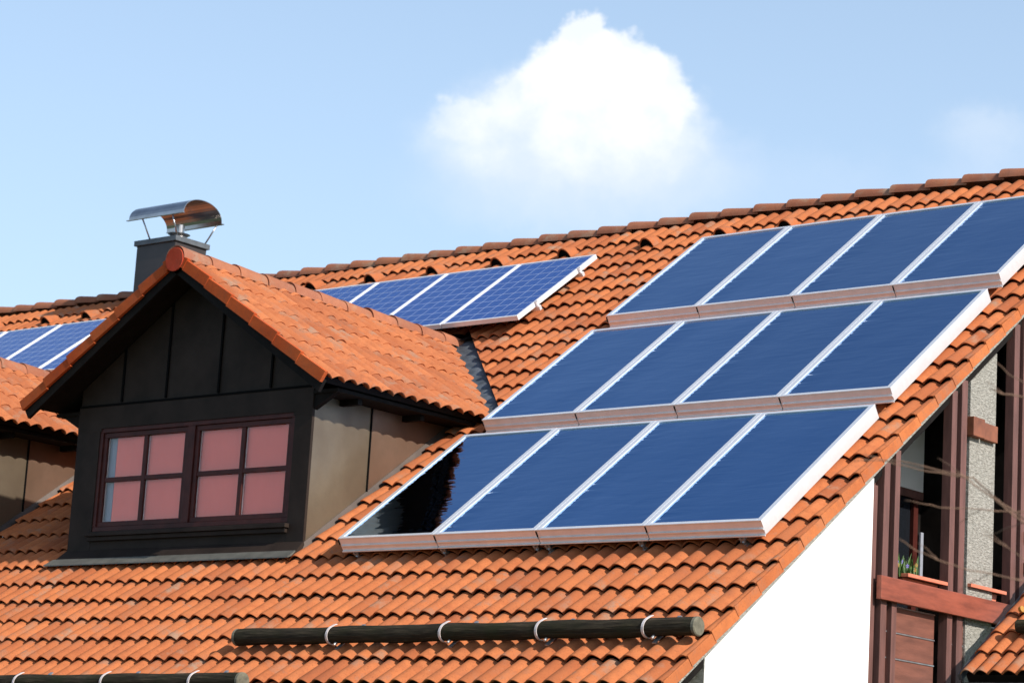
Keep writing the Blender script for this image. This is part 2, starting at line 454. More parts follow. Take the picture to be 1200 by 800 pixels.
# gutter
gt = MB()
n_ = 12
for (ua, ub, vv) in ((-3.6, .22, -2.045), ):
    c = Vector(S(0, vv, -.05)); prof = [(c.y+.075*math.cos(PI+PI*j/n_), c.z+.0+.075*math.sin(PI+PI*j/n_)) for j in range(n_+1)]
    gt.grid([[(u, y, z) for (y, z) in prof] for u in (ua, ub)])
    inner = [(c.y+.068*math.cos(PI+PI*j/n_), c.z+.0+.068*math.sin(PI+PI*j/n_)) for j in range(n_+1)]
    gt.grid([[(u, y, z) for (y, z) in inner] for u in (ua, ub)])
    for u in (ua, ub): gt.bm.faces.new([gt.bm.verts.new((u, y, z)) for y, z in prof])
    gt.tube([(ua, c.y-.075, c.z), (ub, c.y-.075, c.z)], .009, 6)
gt.build('gutter', M['gutter'], house, norm=False)
# vent tiles: a hood over one roll, open towards the eave
def vent(u, v):
    m = MB(); n = 10; rows = []
    for fr, rr, hh in ((0, .104, .165), (.18, .106, .160), (.5, .092, .125), (.8, .062, .095), (1.0, .02, .06)):
        rows.append([S(u + rr*math.cos(PI*j/n), v + .26*fr - .004*0, .012 + hh*math.sin(PI*j/n)) for j in range(n+1)])
    m.grid(rows)
    inn = [[S(u + rr*math.cos(PI*j/n), v + .26*fr, .004 + hh*math.sin(PI*j/n)) for j in range(n+1)] for fr, rr, hh in ((0, .097, .156), (.06, .097, .152))]
    m.grid([rows_[::-1] for rows_ in inn])
    m.grid([rows[0], inn[0]])
    o = m.build('vent_tile', M['tile'], house, smooth=True); tint(o, .4, .5)
    k = MB(); r = inn[1]; k.bm.faces.new([k.bm.verts.new(p) for p in r]); k.build('vent_shade_sheet', M['seam_shade'], o, norm=False)  # black sheet standing for the shade inside the hood
for u in (-17.33, -16.24, -15.27, -13.95, -11.0, -10.0, -8.94, -7.93, -6.87, -5.80, -3.82):
    uu = .068 - round((.068-u)/ROLL)*ROLL; vent(uu, 7.305)
vent(.068-round((.068+4.72)/ROLL)*ROLL, 7.305)

# ------------------------------------------------------------------ dormers
def dormer(D, name, label, wl, wr, front=True):
    xm, xe, zr, ze, q = D['xm'], D['xe'], D['zr'], D['ze'], D['q']
    c, s = math.cos(q), math.sin(q); L = (xe-xm)/c
    k = .020
    def FRt(u, v, h): return (xe - v*c + h*s, u, ze + v*s + h*c - k*max(0, u)*v/L)
    def FLt(u, v, h): return (2*xm-xe + v*c - h*s, -u, ze + v*s + h*c - k*max(0, -u)*v/L)
    n = Vector((0, -sp, cp))
    body = MB()
    # gable cladding, slightly back from the lower panels
    zu = lambda x, off=-.13: zr - abs(x-xm)*math.tan(q) + off
    ye = .02
    body.prism([(wl, DY, 1.715 if front else 1.3), (wr, DY, 1.715 if front else 1.3), (wr, DY, zu(wr)), (xm, DY, zu(xm)), (wl, DY, zu(wl))], (0, .08, 0))
    dm = body.build('dormer', M['black_metal'], house)
    dm['label'] = label
    nc = int(L/.392)+1
    cutp = [(n*.075, -n, True)]
    cutp = [(n*.075, n, True)]
    for F_, nm, fl, u0, u1, cr in ((FRt, 'dormer_roof_slope', False, DO, 4.6, DO+.01), (FLt, 'dormer_roof_slope', False, -4.6, -DO, -DO-.01)):
        tile_field(F_, u0, u1, 0, nc, .392, ROLL, cr, nm, M['tile_dorm'], dm, cuts=cutp, topclip=L-.02, A=.040, step=.010, lip=.013, groove=.008)
    # deck below: slab cut by the main roof
    d = MB(); d.box(DO+.02, 4.6, .09, L-.0, -.08, -.02, F=FRt); d.box(-4.6, -DO-.02, .09, L-.0, -.08, -.02, F=FLt)
    bmesh.ops.bisect_plane(d.bm, geom=d.bm.verts[:]+d.bm.edges[:]+d.bm.faces[:], plane_co=n*.03, plane_no=n, clear_inner=True)
    d.build('dormer_deck', M['black_wood'], dm, norm=False)
    # verge tiles: overlapping faces following each course
    vt = MB()
    for F_, sg in ((FRt, 1), (FLt, -1)):
        for kk in range(nc):
            v = kk*.392; v1 = min(v+.392+.01, L-.05)
            if v1-v < .06: continue
            y0 = DO-.028; y1 = DO+.004
            def G(a, b, cc): return F_(a if sg > 0 else -a, b, cc)
            cc = [(y0-.006, v, -.056), (y1, v, -.056), (y1, v1, -.072), (y0, v1, -.072), (y0-.004, v, .058), (y1+.01, v, .058), (y1+.01, v1, .036), (y0+.004, v1, .036)]
            vt.hexa([G(*p) for p in cc])
    o = vt.build('verge_tiles', M['verge'], dm, bevel=.003); tint(o)
    # barge board behind them
    bb = MB(); bb.box(DO+.008, DO+.045, .0, L, -.15, -.03, F=FRt); bb.box(-DO-.045, -DO-.008, .0, L, -.15, -.03, F=FLt)
    bb.build('barge_board', M['black_wood'], dm)
    # ridge
    zc = zr - .030
    yr = zr/TP
    nr = int((yr-DO)/.41)+1
    ob = cap_row(lambda s_, a, b: (xm - a, DO-.035 + s_, zc + b - k*max(0, s_)), nr, (yr - DO + .02)/nr, .134, .120, 'ridge_tiles', M['cap'], dm, over=.04, spread=PI*1.02, rise=.004)
    e = MB(); e.tube([(xm, DO-.045, zr-.038), (xm, DO-.030, zr-.038)], .122, 24); o = e.build('ridge_end_disc', M['disc'], dm, bevel=.003); tint(o, 0, .1)
    # valley flashing
    yv = ze/TP
    for sg in (1, -1):
        vf = MB(); rows = []
        nseg = 26
        for i in range(nseg+1):
            t = i/nseg
            yy = yv + (yr-yv)*t; z = yy*TP; x = xe + (xm-xe)*t
            if sg < 0: x = 2*xm - x
            v = yy/cp
            row = []
            for j, (du, h) in enumerate(((-.26, .06), (-.12, .012), (-.02, .0), (.08, .002), (.15, -.010), (.26, -.020))):
                row.append(S(x+sg*du, v-.02, h + (.008*abs(math.sin(i*1.7+j*.9)) + (.008 if i % 4 == 0 else 0))*(j < 4)))
            rows.append(row)
        vf.grid(rows); vf.build('valley_flashing', M['lead'], dm, smooth=True)
    # cheeks
    for sg in (1, -1):
        X = wr if sg > 0 else wl; t = .05*sg
        ztop = ze - .02; ysp = DY + .81; yb = (ztop)/TP
        for (a, b, mt) in ((DY+.024, ysp-.008, 'cheek'), (ysp+.008, yb, 'cheek2')):
            ch = MB()
            ch.prism([(X, a, a*TP+.03), (X, b, min(b*TP+.03, ztop)), (X, b, ztop), (X, a, ztop)] if b < yb else [(X, a, a*TP+.03), (X, b, ztop), (X, a, ztop)], (-t, 0, 0))
            o = ch.build('dormer_cheek', M[mt], dm)
        sm = MB(); sm.box(min(X-t*.5, X+sg*.012), max(X-t*.5, X+sg*.012), ysp-.009, ysp+.009, ysp*TP+.1, ztop); sm.build('cheek_seam', M['seam_shade'], o)
        # base flashing along the roof line
        bf = MB(); 
        bf.hexa([S(X-sg*.01, DY/cp, .03), S(X+sg*.03, DY/cp, .03), S(X+sg*.03, yb/cp, .03), S(X-sg*.01, yb/cp, .03), S(X-sg*.01, DY/cp, .085), S(X+sg*.008, DY/cp, .085), S(X+sg*.008, yb/cp, .085), S(X-sg*.01, yb/cp, .085)])
        bf.build('base_flashing', M['flash'], dm)
        # eave board under the tile edge, with rafter feet
        ev = MB()
        xo = xe - .14 if sg > 0 else 2*xm-xe+.14
        x0_, x1_ = sorted((X+sg*.003, xo))
        ev.box(x0_, x1_, DY-.02, yb+.1, ztop-.045, ztop-.01)
        bmesh.ops.bisect_plane(ev.bm, geom=ev.bm.verts[:]+ev.bm.edges[:]+ev.bm.faces[:], plane_co=n*.05, plane_no=n, clear_inner=True)
        for yy in (DY+.35, DY+1.25):
            ev.box(x0_, x1_-(.08 if sg > 0 else 0), yy, yy+.06, ztop-.10, ztop-.047)
        ev.build('eave_board', M['black_wood'], dm, norm=False)
        br = MB(); 
        br.prism([(X-.0, DY-.003, ztop-.19), (X+sg*.33, DY-.003, ztop-.02), (X, DY-.003, ztop-.02)], (0, .06, 0)) if sg > 0 else br.prism([(X, DY-.003, ztop-.02), (X+sg*.33, DY-.003, ztop-.02), (X, DY-.003, ztop-.19)], (0, .06, 0))
        br.build('eave_bracket', M['black_wood'], dm)
    if not front:
        b2 = MB(); b2.box(wl, wr, DY+.003, DY+.08, .1, 1.3); b2.build('front_panel', M['black_metal'], dm)
        return dm
    # cladding joints on the gable
    st = MB()
    for x in (-8.02, -7.375, -6.63, -5.912):
        st.box(x-.012, x+.012, DY-.016, DY-.001, 1.74, zu(x)-.0)
    st.box(wl, wr-.03, DY-.022, DY-.001, 1.706, 1.728)
    st.build('cladding_joint', M['seam_shade'], dm)
    X0, X1, Z0, Z1 = -8.30, -5.55, .43, 1.48     # window opening
    fp = MB(); FB = DY+.02
    fp.box(wl-.006, X0, DY-.012, FB, .13, Z1-.03); fp.box(X1, wr+.006, DY-.012, FB, .13, Z1-.03)
    fp.box(wl-.006, wr+.006, DY-.016, FB, Z1-.0, 1.706); fp.box(X0, X1, DY-.010, FB, .13, Z0)
    fp.box(wl-.006, X0+.02, DY-.014, FB, Z1-.03, Z1+.0); fp.box(X1-.02, wr+.006, DY-.014, FB, Z1-.03, Z1+.0)
    fp.build('front_panel', M['black_metal'], dm)
    sl = MB(); sl.box(X0-.04, X1+.03, DY-.07, DY-.011, Z0-.055, Z0-.015); sl.box(X0-.02, X1+.01, DY-.045, DY-.0105, Z0-.10, Z0-.058); sl.build('window_sill', M['black_metal'], dm, bevel=.004)
    ap = MB()            # apron sloping out over the tiles
    ap.hexa([(wl-.07, DY-.18, .085), (wr+.05, DY-.18, .085), (wr+.02, DY+.02, .14), (wl-.02, DY+.02, .14), (wl-.05, DY-.15, .115), (wr+.03, DY-.15, .115), (wr+.015, DY-.008, .245), (wl-.015, DY-.008, .245)])
    ap.build('apron', M['black_metal'], dm)
    al = MB(); al.hexa([(wl-.09, DY-.235, .062), (wr+.04, DY-.235, .062), (wr+.04, DY-.14, .100), (wl-.09, DY-.14, .100), (wl-.09, DY-.233, .074), (wr+.04, DY-.233, .074), (wr+.035, DY-.13, .142), (wl-.07, DY-.13, .142)])
    al.build('lead_apron', M['apron'], dm)
    wf = MB(); y0, y1 = DY-.004, DY+.055; f = .045
    wf.box(X0, X1, y0, y1, Z1-f, Z1); wf.box(X0, X1, y0, y1, Z0, Z0+f)
    xmid = -6.965
    for a, b in ((X0, X0+f), (X1-f, X1), (xmid-.05, xmid+.05)): wf.box(a, b, y0+.001, y1, Z0+f, Z1-f)
    wf.build('window_frame', M['frame_red'], dm, bevel=.004)
    for (a, b) in ((X0+f+.003, xmid-.053), (xmid+.053, X1-f-.003)):
        sh = MB(); ys0, ys1 = DY+.012, DY+.052; g_ = .050; za, zb = Z0+f+.003, Z1-f-.003
        sh.box(a, b, ys0, ys1, za, za+g_); sh.box(a, b, ys0, ys1, zb-g_, zb); sh.box(a, a+g_, ys0, ys1, za+g_, zb-g_); sh.box(b-g_, b, ys0, ys1, za+g_, zb-g_)
        mx, mz = (a+b)/2, (za+zb)/2
        sh.box(mx-.027, mx+.027, ys0+.004, ys1-.002, za+g_, zb-g_); sh.box(a+g_, mx-.027, ys0+.006, ys1-.004, mz-.024, mz+.024); sh.box(mx+.027, b-g_, ys0+.006, ys1-.004, mz-.024, mz+.024)
        sh.build('casement', M['frame_red'], dm, bevel=.004)
        # white glazing seal on the inner pane edge
        for xx in (a+g_, mx+.027):
            gs = MB(); gs.box(xx+.001, xx+.010, DY+.040, DY+.046, za+g_, zb-g_); gs.build('glazing_seal', M['strap'], dm)
        gl = MB()
        gl.box(a+g_-.004, b-g_+.004, DY+.034, DY+.037, za+g_-.004, zb-g_+.004)
        gl.build('window_pane', M['pane'], dm)
    cu = MB(); rows = []
    nx = 90
    for z in (Z0-.05, Z1+.05):
        rows.append([(-8.10+2.62*i/nx, DY+.062+.004*math.sin(i*.35)+.0015*math.sin(i*1.3), z) for i in range(nx+1)])
    cu.grid(rows); cu.build('curtain', M['curtain'], dm, smooth=True)
    lc = MB(); lc.box(-8.33, -8.12, DY+.075, DY+.085, Z0-.05, Z1+.05); lc.build('curtain_lining', M['lining_glint'], dm)
    rb = MB(); rb.box(X0-.1, X1+.1, DY+.5, DY+.52, 0.4, 1.7); rb.build('room_back', M['room'], dm)
    return dm
dormer(DA, 'dormer', 'black clad dormer with red curtained window', -8.631, -5.331)
dormer(DB, 'dormer', 'dormer at the left edge with lit bronze cheek', -13.2, -10.40, front=False)

# ------------------------------------------------------------------ chimney (part of the house)
cx0, cx1, cy0_, cy1_ = -14.64, -13.87, 6.02, 6.60
cm = MB(); cm.box(cx0, cx1, cy0_, cy1_, 3.9, 5.375); chim = cm.build('chimney', M['chim'], house, bevel=.006)
cs = MB(); cs.box(cx0-.035, cx1+.035, cy0_-.03, cy1_+.03, 5.377, 5.45); cs.build('chimney_slab', M['chimcap'], chim, bevel=.005)
# arched rain cowl
ar = MB(); ya, yb_, zc_, hh = 5.915, 6.64, 5.725, .25
def arc(t, r=0): 
    yc = (ya+yb_)/2; hw = (yb_-ya)/2
    return (yc - (hw+r)*math.cos(PI*t), zc_ + (hh+r)*math.sin(PI*t)**.85)
out, inn = [], []
for i in range(2):
    x = (-14.74, -13.65)[i]
    out.append([(x, *arc(j/20)) for j in range(21)]); inn.append([(x, *arc(j/20, -.008)) for j in range(21)])
ar.grid(out); ar.grid([r[::-1] for r in inn]); ar.grid([out[0], inn[0]]); ar.grid([inn[1], out[1]])
ar.box(-14.76, -13.63, ya-.030, ya+.004, zc_-.006, zc_+.004); ar.box(-14.76, -13.63, yb_-.004, yb_+.030, zc_-.006, zc_+.004)
ar.build('chimney_cowl', M['steel'], chim, smooth=False)
for x, y, xt, yt in ((-14.40, 6.03, -14.46, ya), (-13.86, 6.03, -13.86, ya), (-14.40, 6.56, -14.46, yb_), (-13.88, 6.57, -13.74, yb_)):
    rd = MB(); rd.tube([(x, y, 5.45), (xt, yt, zc_)], .011, 8)
    rd.build('support_rod', M['steel'], chim, smooth=True)
fl = MB(); fx, fy = -14.12, 6.30
fl.tube([(fx, fy, 5.44), (fx, fy, 5.52), (fx, fy, 5.55), (fx, fy, 5.552)], [.125, .10, .155, .07], 24); fl.tube([(fx, fy, 5.55), (fx, fy, 5.68)], .07, 20)
fl.build('flue_pipe', M['steel'], chim, smooth=False)

# ------------------------------------------------------------------ solar thermal collectors
CW, CL, H0, H1 = 1.1449, 2.0511, .122, .252
Rm = Matrix(((1, 0, 0), (0, cp, -sp), (0, sp, cp))).to_4x4()
def local_build(mb, name, mat, parent, **k):
    o = mb.build(name, mat, None, **k); o.parent = parent; return o
def make_collector():
    t = bpy.data.objects.new('solar_collector', None); COL.objects.link(t)
    g_ = .004; a, b = -CW+g_, -g_; r = .036
    f = MB()
    # four hollow side profiles
    for (x0, x1, y0, y1) in ((a, a+r, 0, CL), (b-r, b, 0, CL), (a+r, b-r, 0, r), (a+r, b-r, CL-r, CL)):
        f.box(x0, x1, y0, y1, H0+.002, H1-.010)
    # raised capping round the glass
    c = .043
    for (x0, x1, y0, y1) in ((a-.002, a+c, -.004, CL+.004), (b-c, b+.002, -.004, CL+.004), (a+c, b-c, -.004, c-.01), (a+c, b-c, CL-c+.01, CL+.004)):
        f.box(x0, x1, y0, y1, H1-.009, H1+.004)
    # ledges on the front profile
    f.box(a+.012, b-.0, -.012, -.001, H0+.048, H0+.062); f.box(a, b, -.016, -.001, H0-.006, H0+.006)
    f.box(a+.02, b-.02, .03, CL-.03, H0+.01, H0+.03)
    local_build(f, 'frame', M['alu'], t, bevel=.002)
    gl = MB(); gl.box(a+c-.004, b-c+.004, c-.014, CL-c+.014, H1-.020, H1-.008)
    local_build(gl, 'glass', M['cglass'], t)
    gp = MB(); gp.box(-g_-.001, g_-.0015, -.006, .01, H0+.066, H1-.012, F=lambda x, y, z: (x-CW, y, z)); local_build(gp, 'dark_gap_strip', M['seam_shade'], t)  # black strip standing for the shaded gap between neighbouring collectors
    return t
def copy_tree(o, parent=None):
    c = o.copy(); COL.objects.link(c)
    if parent is not None: c.parent = parent
    for ch in [x for x in o.children]: copy_tree(ch, c)
    return c
proto = make_collector(); first = True
ordn = ['leftmost', 'second from the left', 'third from the left', 'rightmost']
rows = [('bottom', 0, 0), ('middle', -.0105, 2.3747), ('top', -.0521, 4.7842)]
for rn, u, v in rows:
    for i in range(4):
        o = proto if first else copy_tree(proto); first = False
        uu = u - (3-i)*CW
        o.matrix_world = Matrix.Translation(S(uu, v, 0)) @ Rm
        extra = {('bottom', 0): ', reflecting the dark dormer'}.get((rn, i), '')
        tag(o, '%s blue glass collector in the %s row of four%s' % (ordn[i], rn, extra), 'solar collector', 'solar thermal collectors in three rows on the roof')
# mounting rails and feet under each row: rail = thing with brackets
def clamp_mesh(u, v, t):
    m = MB()
    m.box(-.022, .022, -.035, .03, .02, .03); m.box(-.006, .006, -.03, .03, .03, .112); m.box(-.03, .018, -.028, -.020, .06, .125); m.tube([(-.012, -.045, .102), (-.012, -.010, .102)], .012, 6); m.tube([(.0, -.036, .06), (.0, .02, .112)], .009, 6)
    return m
for rn, u, v in rows:
    rl = bpy.data.objects.new('mounting_rail', None); COL.objects.link(rl)
    rl.matrix_world = Matrix.Translation(S(u-2*CW, v, 0)) @ Rm
    tag(rl, 'aluminium mounting rails and roof hooks under the %s row of collectors' % rn, 'mounting rail', 'rails carrying the collector rows')
    m = MB()
    for vv in (.16, CL-.25): m.box(-2*CW+.2, 2*CW-.25, vv, vv+.04, .072, .114)
    local_build(m, 'rail', M['alu'], rl)
    for du in (-2.14, -1.10, -.06, .07, 1.05, 2.05):
        c_ = clamp_mesh(0, 0, 0)
        o = local_build(c_, 'roof_hook', M['galv'], rl); o.location = (du, .03, 0)

# ------------------------------------------------------------------ photovoltaic modules
PW, PL_ = 1.112, 1.6541
def make_pv():
    t = bpy.data.objects.new('photovoltaic_module', None); COL.objects.link(t)
    a, b = -PW+.008, -.008; c = .028; f = MB()
    for (x0, x1, y0, y1) in ((a, a+c, 0, PL_), (b-c, b, 0, PL_), (a+c, b-c, 0, c), (a+c, b-c, PL_-c, PL_)): f.box(x0, x1, y0, y1, .198, .252)
    local_build(f, 'frame', M['alu_pv'], t, bevel=.002)
    gl = MB(); gl.box(0, PW-.016-2*c+.008, 0, PL_-2*c+.008, .235, .247)
    o = local_build(gl, 'cell_panel', M['pv'], t); o.location = (a+c-.004, c-.004, 0)
    return t
pv = make_pv(); first = True
specs = [(-6.029-i*PW, 5.0823, 'blue crystalline panel, %s of the right-hand four' % n_) for i, n_ in enumerate(['rightmost', 'second from the right', 'third from the right', 'leftmost, half hidden by the dormer ridge'])]
specs += [(-12.86-i*1.135, 5.02, 'blue crystalline panel in the left-hand group, %s' % n_) for i, n_ in enumerate(['mostly hidden behind the dormer gable', 'beside the dormer gable', 'cut by the left edge of the photo', 'at the far left top corner of the row'])]
for u, v, lab in specs:
    o = pv if first else copy_tree(pv); first = False
    o.matrix_world = Matrix.Translation(S(u, v, 0)) @ Rm
    tag(o, lab, 'solar panel', 'photovoltaic panels on the upper roof')
for (u0, u1, v, nm) in ((-6.029-4*PW, -6.029, 5.0823, 'right'), (-12.86-4*1.135, -12.86, 5.02, 'left')):
    rl = bpy.data.objects.new('mounting_rail', None); COL.objects.link(rl)
    rl.matrix_world = Matrix.Translation(S(u1, v, 0)) @ Rm
    tag(rl, 'aluminium rails with end clamps under the %s group of blue panels' % nm, 'mounting rail', 'rails carrying the panel rows')
    m = MB()
    for vv in (.35, 1.25): m.box(u0-u1-.0, .035, vv, vv+.04, .15, .196)
    local_build(m, 'rail', M['alu'], rl)
    for vv in (.35, 1.25):
        m = MB(); m.box(-.004, .02, vv+.002, vv+.030, .197, .258); m.box(-.015, .02, vv+.001, vv+.030, .2535, .258)
        local_build(m, 'end_clamp', M['alu_pv'], rl)

# ------------------------------------------------------------------ snow guard logs
def snow_log(u0, u1, va, vbb, hooks, label):
    A_ = Vector(S(u0, va, .147)); B_ = Vector(S(u1, vbb, .147))
    t = thing('snow_guard_log', (A_+B_)/2, label, 'snow guard', 'round wooden logs holding back snow')
    m = MB(); n = 40; pts = [A_.lerp(B_, i/n) + Vector((0, 0, .004*math.sin(i*.7))) for i in range(n+1)]
    m.tube(pts, [.071 + .002*math.sin(i*1.3) + .0015*math.sin(i*.37+2) for i in range(n+1)], 20, caps=False)
    m.build('log', M['log'], t, smooth=True)
    for P_, s in ((A_, -1), (B_, 1)):
        e = MB(); e.tube([P_+Vector((-s*.02, 0, 0)), P_+Vector((s*.004, 0, 0)), P_+Vector((s*.012, 0, 0))], [.0745, .0745, .066], 20); e.build('log_end', M['logend'], t)
    for hu in hooks:
        f = (hu-u0)/(u1-u0); c = A_.lerp(B_, f); h = MB(); w_ = .011
        out = []
        prof = []
        for j in range(17):
            a = R(150) - R(205)*j/16      # from behind/top round the front (downslope side)
            prof.append((a, .086))
        def pt(a, r, x, tw): # angle measured in roof section: 0 = downslope, 90 = outward
            e = Vector(S(0, -math.cos(a), math.sin(a)))
            return c + e*r + Vector((x + tw, 0, 0))
        o_, i_ = [], []
        for j, (a, r) in enumerate(prof):
            a = R(130) - R(215)*j/16
            r = .077 if j > 1 else .077 + (2-j)*.006
            o_.append((pt(a, r+.006, -w_, .02*math.cos(a)*-1), pt(a, r+.006, w_, .02*math.cos(a)*-1)))
            i_.append((pt(a, r, -w_, .02*math.cos(a)*-1), pt(a, r, w_, .02*math.cos(a)*-1)))
        h.grid([list(p) for p in o_]); h.grid([list(p)[::-1] for p in i_])
        h.grid([[o_[j][0], i_[j][0]] for j in range(17)]); h.grid([[i_[j][1], o_[j][1]] for j in range(17)])
        h.build('strap_hook', M['strap'], t, norm=True)
        tl = MB(); tl.box(.05, .085, -.10, .30, -.082, -.072, F=lambda x, y, z: tuple(c + Vector(S(x, y, z)))); tl.tube([tuple(c+Vector(S(.07, -.075, -.03))), tuple(c+Vector(S(.07, -.11, -.03)))], .011, 8)
        tl.build('hook_foot', M['galv'], t)
snow_log(-4.54, .225, -1.565, -1.466, (-3.423, -2.201, -1.226, -.211), 'long dark round log held by pale straps across the lower roof')
snow_log(-9.2, -3.86, -2.37, -2.275, (-5.47, -4.398, -6.6, -7.8), 'second dark log, lower, cut off by the bottom of the photo at the left')

# ------------------------------------------------------------------ timber loggia on the gable
bal = thing('timber_balcony', (.2, 2.3, -6.2), 'brown timber balcony frame on the gable beside the white wall', 'balcony')
b = MB(); b.box(.270, .318, 1.165, 4.5, -.272, -.077); b.build('rail_beam', M['beam'], bal, bevel=.005)
for y0, y1 in ((1.115, 1.205), (1.29, 1.367), (2.203, 2.29), (2.368, 2.466), (3.30, 3.395), (3.47, 3.56), (4.25, 4.33)):
    y0 += .137; y1 += .137; zt = roofz(y0, -.035)
    p = MB(); p.box(.178, .266, y0, y1, -6.2, zt); p.build('post', M['timber'], bal, bevel=.004)
p = MB(); p.box(.10, .235, 1.113, 1.20, -6.2, roofz(1.11, -.12)); 
p.build('corner_trim', M['timber'], bal)
for (ya_, yb2) in ((1.40, 1.93), (2.50, 3.28)):
    for k, z1 in enumerate((-.30, -.515, -.73, -.945, -1.16)):
        q_ = MB(); q_.box(.19, .215, ya_, yb2+ (.28 if k >= 0 and ya_ < 2 else 0), z1-.20, z1); q_.build('balustrade_board', M['board'], bal, bevel=.003)
        e_ = MB(); e_.box(.20, .222, ya_, yb2+.28*(ya_ < 2), z1-.0+.0015, z1+.012); e_.build('board_edge_strip', M['galv'], bal)
fl_ = MB(); fl_.box(-1.2, .25, 1.15, 4.33, -1.5, -1.35); fl_.build('balcony_floor', M['black_wood'], bal)
# loggia walls behind (house parts)
lw = MB(); lw.prism([(-1.28, 1.0, -6.2), (-1.28, 4.6, -6.2), (-1.28, 4.6, roofz(4.6, -.14)), (-1.28, 1.0, roofz(1.0, -.14))], (.08, 0, 0)); lw.build('loggia_back_wall', M['black_wood'], house)
lw = MB(); lw.box(-1.2, 0.0, 1.0, 1.105, -6.2, roofz(1.0, -.3)); lw.box(-1.2, 0.0, 4.35, 4.6, -6.2, roofz(4.4, -.3)); lw.build('loggia_side_wall', M['black_wood'], house)
lw = MB(); lw.box(-1.198, -1.17, 3.3, 4.335, 1.13, 2.35); lw.build('loggia_plaster', M['white'], house)
lw = MB(); lw.box(-1.198, -1.165, 3.3, 4.335, 1.05, 1.125); lw.build('loggia_lintel', M['timber'], house)
dr = MB(); dr.box(-1.198, -1.18, 3.2, 4.20, -1.3, 1.04); lo = dr.build('balcony_door', M['darkglass'], house)
dr = MB()
for a_, b_ in ((3.55, 3.61), (4.12, 4.20)): dr.box(-1.178, -1.14, a_, b_, -1.3, 1.04)
dr.box(-1.178, -1.15, 3.61, 4.12, .34, .40)
dr.build('door_frame', M['frame_red'], lo)
dr = MB(); dr.box(-1.17, -1.15, 4.28, 4.33, .1, .74); dr.build('door_glint', M['lining_glint'], lo)  # grey-blue strip: a glint at the door put into colour
# stucco pier with purlin ends
pr = MB(); 
pr.prism([(GX-.012, 2.70, -1.35), (GX-.012, 3.16, -1.35), (GX-.012, 3.16, roofz(3.16, -.14)), (GX-.012, 2.70, roofz(2.70, -.14))], (-.09, 0, 0)); pr.build('stucco_pier', M['stucco'], house)
pb = MB(); pb.box(.10, .30, 2.66, 2.86, 1.33, 1.50); pb.box(.10, .285, 2.88, 3.12, 1.33, 1.48); pb.build('purlin_end', M['block'], house, bevel=.006)
gb = MB(); gb.prism([(.05, 3.62, 1.75), (.05, 4.36, 1.75), (.05, 4.36, roofz(4.36, -.14)), (.05, 3.62, roofz(3.62, -.14))], (.03, 0, 0)); gb.build('loggia_shade_panel', M['black_wood'], house)  # added panel, placed to keep the sun off the loggia plaster
# side plates on the second post pair (short rails seen at the right edge)
sr = MB(); sr.box(.270, .31, 3.67, 4.5, .52, .62); sr.box(.270, .31, 3.67, 4.5, .24, .34); sr.build('short_rail', M['block'], bal, bevel=.004)

def flower_box(y0, y1, ztop, label, plants):
    t = thing('flower_box', (.16, (y0+y1)/2, ztop-.17), label, 'flower box', 'terracotta flower boxes on the balcony rail')
    m = MB(); zb = ztop-.17
    x0, x1 = .13, .20
    def taper(x, y, z):
        f = .86 + .14*(z-zb)/.17; return (.16+(x-.16)*f*1.0, (y0+y1)/2+(y-(y0+y1)/2)*(f*.97), z)
    m.box(x0-.05, x1+.0, y0+.02, y1-.02, zb, ztop-.02, F=taper)
    m.build('tub', M['terracotta'], t, bevel=.004)
    r = MB(); r.box(x0-.065, x0-.045, y0, y1, ztop-.03, ztop); r.box(x1+.05, x1+.075, y0, y1, ztop-.03, ztop); r.box(x0-.045, x1+.05, y0, y0+.02, ztop-.03, ztop); r.box(x0-.045, x1+.05, y1-.02, y1, ztop-.03, ztop)
    r.build('rim', M['terracotta'], t, bevel=.003)
    s_ = MB(); s_.box(x0-.04, x1+.045, y0+.02, y1-.02, ztop-.03, ztop-.012); s_.build('soil', M['soil'], t)
flower_box(1.66, 2.32, .0, 'terracotta flower box behind the red-brown beam, with flowers growing out', True)
flower_box(2.72, 3.36, .04, 'empty terracotta flower box in front of the rough stucco pier', False)
pl = thing('flowering_plant', (.16, 1.75, -.03), 'small green plant with violet and yellow flowers in the left flower box', 'plant')
lf = MB(); pv_, py_ = MB(), MB()
rr = random.Random(3)
for i in range(110):
    bx, by = .16+rr.uniform(-.05, .05), 1.60+rr.uniform(0, .34)
    hgt = rr.uniform(.08, .22); lean = Vector((rr.uniform(-.05, .05), rr.uniform(-.05, .05), 0)); w_ = rr.uniform(.005, .011)
    B0 = Vector((bx, by, -.03)); d_ = Vector((rr.uniform(-1, 1), rr.uniform(-1, 1), 0)).normalized()*w_
    P1 = B0+Vector((0, 0, hgt*.6))+lean*.4; P2 = B0+Vector((0, 0, hgt))+lean
    lf.grid([[B0-d_*.6, B0+d_*.6], [P1-d_, P1+d_], [P2-d_*.1, P2+d_*.1]])
    if i % 11 == 0:
        tgt = pv_ if by < 1.80 and i % 8 else py_
        for k in range(5):
            a = 2*PI*k/5; e = Vector((.5*math.cos(a), math.cos(a)*.6, math.sin(a)))*.014
            e2 = Vector((.5*math.cos(a+.7), math.cos(a+.7)*.6, math.sin(a+.7)))*.014
            c0 = P2+Vector((0.02, 0, .0)); tgt.poly([c0, c0+e*1.1, c0+(e+e2)*.75, c0+e2*1.1])
lf.build('foliage', M['leaf'], pl, norm=False); pv_.build('violet_petals', M['petal_v'], pl, norm=False); py_.build('yellow_petals', M['petal_y'], pl, norm=False)

